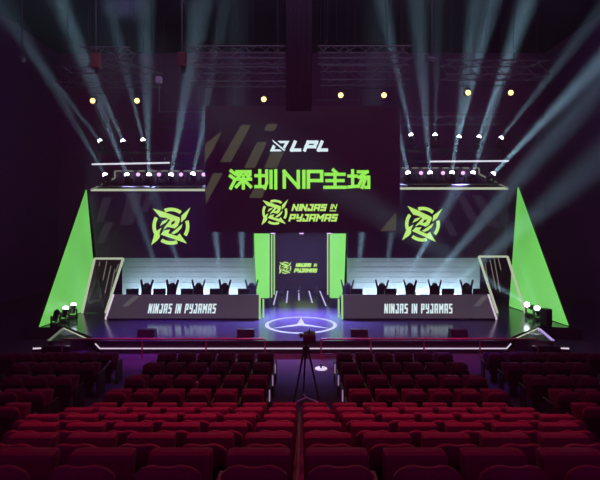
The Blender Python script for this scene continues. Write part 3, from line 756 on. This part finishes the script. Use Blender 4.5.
# ------------------------------------------------------------------ seats
def seat_mesh_back():
    """padded backrest seen from behind: rounded shoulders, softly bowed, thicker at the top"""
    bm = nb(); nx, nz = 10, 8; W, z0, z1 = .225, .36, SEAT_H
    def pt(i, j, s):
        u = -1 + 2 * i / nx; v = j / nz
        top = z1 - (.07 * abs(u) ** 4) - .012 * (1 - abs(u)) * (abs(u) < .25)
        z = z0 + (top - z0) * v
        wd = W * (1 - .06 * v)
        edge = max(abs(u) ** 6, v ** 8)
        th = (.055 - .035 * edge) * (.75 + .25 * v)
        yy = -.06 - .13 * (v - .0) + .03 * u * u + s * th
        return (u * wd, yy, z)
    fr = [[bm.verts.new(pt(i, j, 1)) for i in range(nx + 1)] for j in range(nz + 1)]
    bk = [[bm.verts.new(pt(i, j, -1)) for i in range(nx + 1)] for j in range(nz + 1)]
    for j in range(nz):
        for i in range(nx):
            bm.faces.new((fr[j][i], fr[j][i + 1], fr[j + 1][i + 1], fr[j + 1][i])); bm.faces.new((bk[j][i], bk[j + 1][i], bk[j + 1][i + 1], bk[j][i + 1]))
        bm.faces.new((fr[j][0], fr[j + 1][0], bk[j + 1][0], bk[j][0])); bm.faces.new((fr[j][nx], bk[j][nx], bk[j + 1][nx], fr[j + 1][nx]))
    for i in range(nx):
        bm.faces.new((fr[nz][i], fr[nz][i + 1], bk[nz][i + 1], bk[nz][i])); bm.faces.new((fr[0][i], bk[0][i], bk[0][i + 1], fr[0][i + 1]))
    return bm
def make_seat():
    t = thing('theatre_seat', '', 'seat')
    obj('backrest', seat_mesh_back(), 'fabric', t, True)
    obj('back_shell', prism(nb(), [(-.2, -.14, .30), (.2, -.14, .30), (.21, -.235, .72), (-.21, -.235, .72)], (0, -.015, 0)), 'shell', t)
    bm = nb(); box(bm, -.23, .23, .02, .15, .40, .80, .04)
    for v in bm.verts: v.co.y += (v.co.z - .4) * .25 - .02
    obj('seat_cushion', bm, 'fabric', t)
    a = thing('armrest', '', '')
    for k in ('label', 'category'): del a[k]
    bpy.data.objects.remove(a)
    obj('armrest', box(nb(), -.305, -.262, -.14, .26, .56, .60, .012), 'arm', t)
    obj('side_panel', box(nb(), -.3, -.267, -.06, .16, .001, .56), 'shell', t)
    obj('pedestal', box(nb(), -.08, .08, -.06, .04, .001, .37), 'shell', t)
    return t
seat = make_seat()
ENDP = obj('end_panel', box(nb(), .262, .305, -.16, .26, .001, .60, .012), 'shell', seat)
LIGHT = obj('aisle_strip', box(nb(), .27, .297, -.19, -.165, .32, .58), 'aislelight', seat)
LIGHT_L = obj('aisle_strip', box(nb(), -.297, -.27, -.19, -.165, .32, .58), 'aislelight', seat)
extra = [ENDP, LIGHT, LIGHT_L]
for e in extra: e.parent = None; C.objects.unlink(e)
def put_seat(x, i, label, group, end=None):
    d, z = ROWS[i]
    c = copy_tree(seat)
    c.location = (x, d + .15, z - SEAT_H); c['label'] = label; c['group'] = group
    def add(src):
        e = src.copy(); C.objects.link(e); e.parent = c
        if src is not ENDP: e['label'] = 'pale strip on the aisle end'
    if end in ('R', 'RL'): add(ENDP)
    if end == 'RL': add(LIGHT)
    if end == 'L': add(LIGHT_L)
RN = ['front row', 'second row', 'third row', 'fourth row', 'fifth row', 'sixth row', 'seventh row', 'eighth row', 'ninth row', 'tenth row']
S = .558
for i, (d, z) in enumerate(ROWS):
    rn = RN[i]; half = 300 * d / F
    if i < 4:
        for k in range(6):
            put_seat(-.72 - S * (k + .5), i, f'dark red theatre seat in the {rn}, {ORD[k]} to the left of the centre aisle', f'theatre seats, {RN[i]}, left block', 'RL' if k == 0 else None)
        for k in range(6):
            put_seat(.95 + S * (k + .5), i, f'dark red theatre seat in the {rn}, {ORD[k]} to the right of the centre aisle', f'theatre seats, {RN[i]}, right block', 'L' if k == 0 else ('R' if k == 5 else None))
        for s, lab in ((-1, 'left'), (1, 'right')):
            k = 0
            while 5.45 + S * k < half:
                put_seat(s * (5.45 + S * k), i, f'shadowed theatre seat in the {rn}, far {lab} block, {ORD[k]} from its aisle', f'theatre seats, {RN[i]}, far {lab} block', 'R' if (s < 0 and k == 0) else None); k += 1
    else:
        xs = [-.305 + .562 * k for k in range(-6, 8)]
        xs = [x for x in xs if abs(x) < half + .15]
        for k, x in enumerate(xs):
            bright = 'bright red' if i < 7 else 'large red'
            put_seat(x, i, f'{bright} theatre seat in the {rn} back from the stage, {ORD[k]} from the left', f'theatre seats, {RN[i]}', 'R' if k == len(xs) - 1 else None)
        for s in (-1, 1):
            if 5.45 < half + .1 and i == 4:
                put_seat(s * 5.3, i, f'shadowed theatre seat across the {"left" if s < 0 else "right"} side aisle in the {rn}', f'theatre seats, {RN[i]}', 'R')
for e in extra + list(seat.children) + [seat]: bpy.data.objects.remove(e)

# small pale things left on the seats' armrests
LIT = [(210, 363.5, 0, 'folded white leaflet standing on an armrest of the front left block'), (199, 375.5, 1, 'pair of white paper cups by the second row, left block'), (192, 388.5, 2, 'white paper cup by the third row, left block'),
       (426.5, 373, 1, 'pale slanted stick by the second row, right block')]
for x, y, i, lab in LIT:
    d = ROWS[i][0] - .05; c = P(x, y, d); z = ROWS[i][1] - SEAT_H + .602
    side = -1 if x < 300 else 1
    base = -.72 if side < 0 else .95
    k = round((c.x - base) / S); X = base + S * k - .002
    if 'leaflet' in lab:
        o = obj('leaflet', prism(nb(), [(-.045, 0, 0), (-.037, 0, 0), (0, 0, .13), (.037, 0, 0), (.045, 0, 0), (0, 0, .16)], (0, .1, 0)), 'white')
    elif 'stick' in lab:
        o = obj('light_stick', tube(nb(), (-.04, 0, .015), (.04, 0, .16), .014), 'white')
    else:
        o = obj('paper_cup', lathe(nb(), [(.028, 0), (.038, .1), (.04, .1), (.036, .09)]), 'white')
        lab = lab.replace('pair of white paper cups', 'white paper cup')
    o.location = (X, d + (.34 if 'leaflet' in lab else .2), z + .001); tag(o, lab, {'leaflet': 'paper', 'light_stick': 'stick', 'paper_cup': 'cup'}[o.name.split('.')[0]])
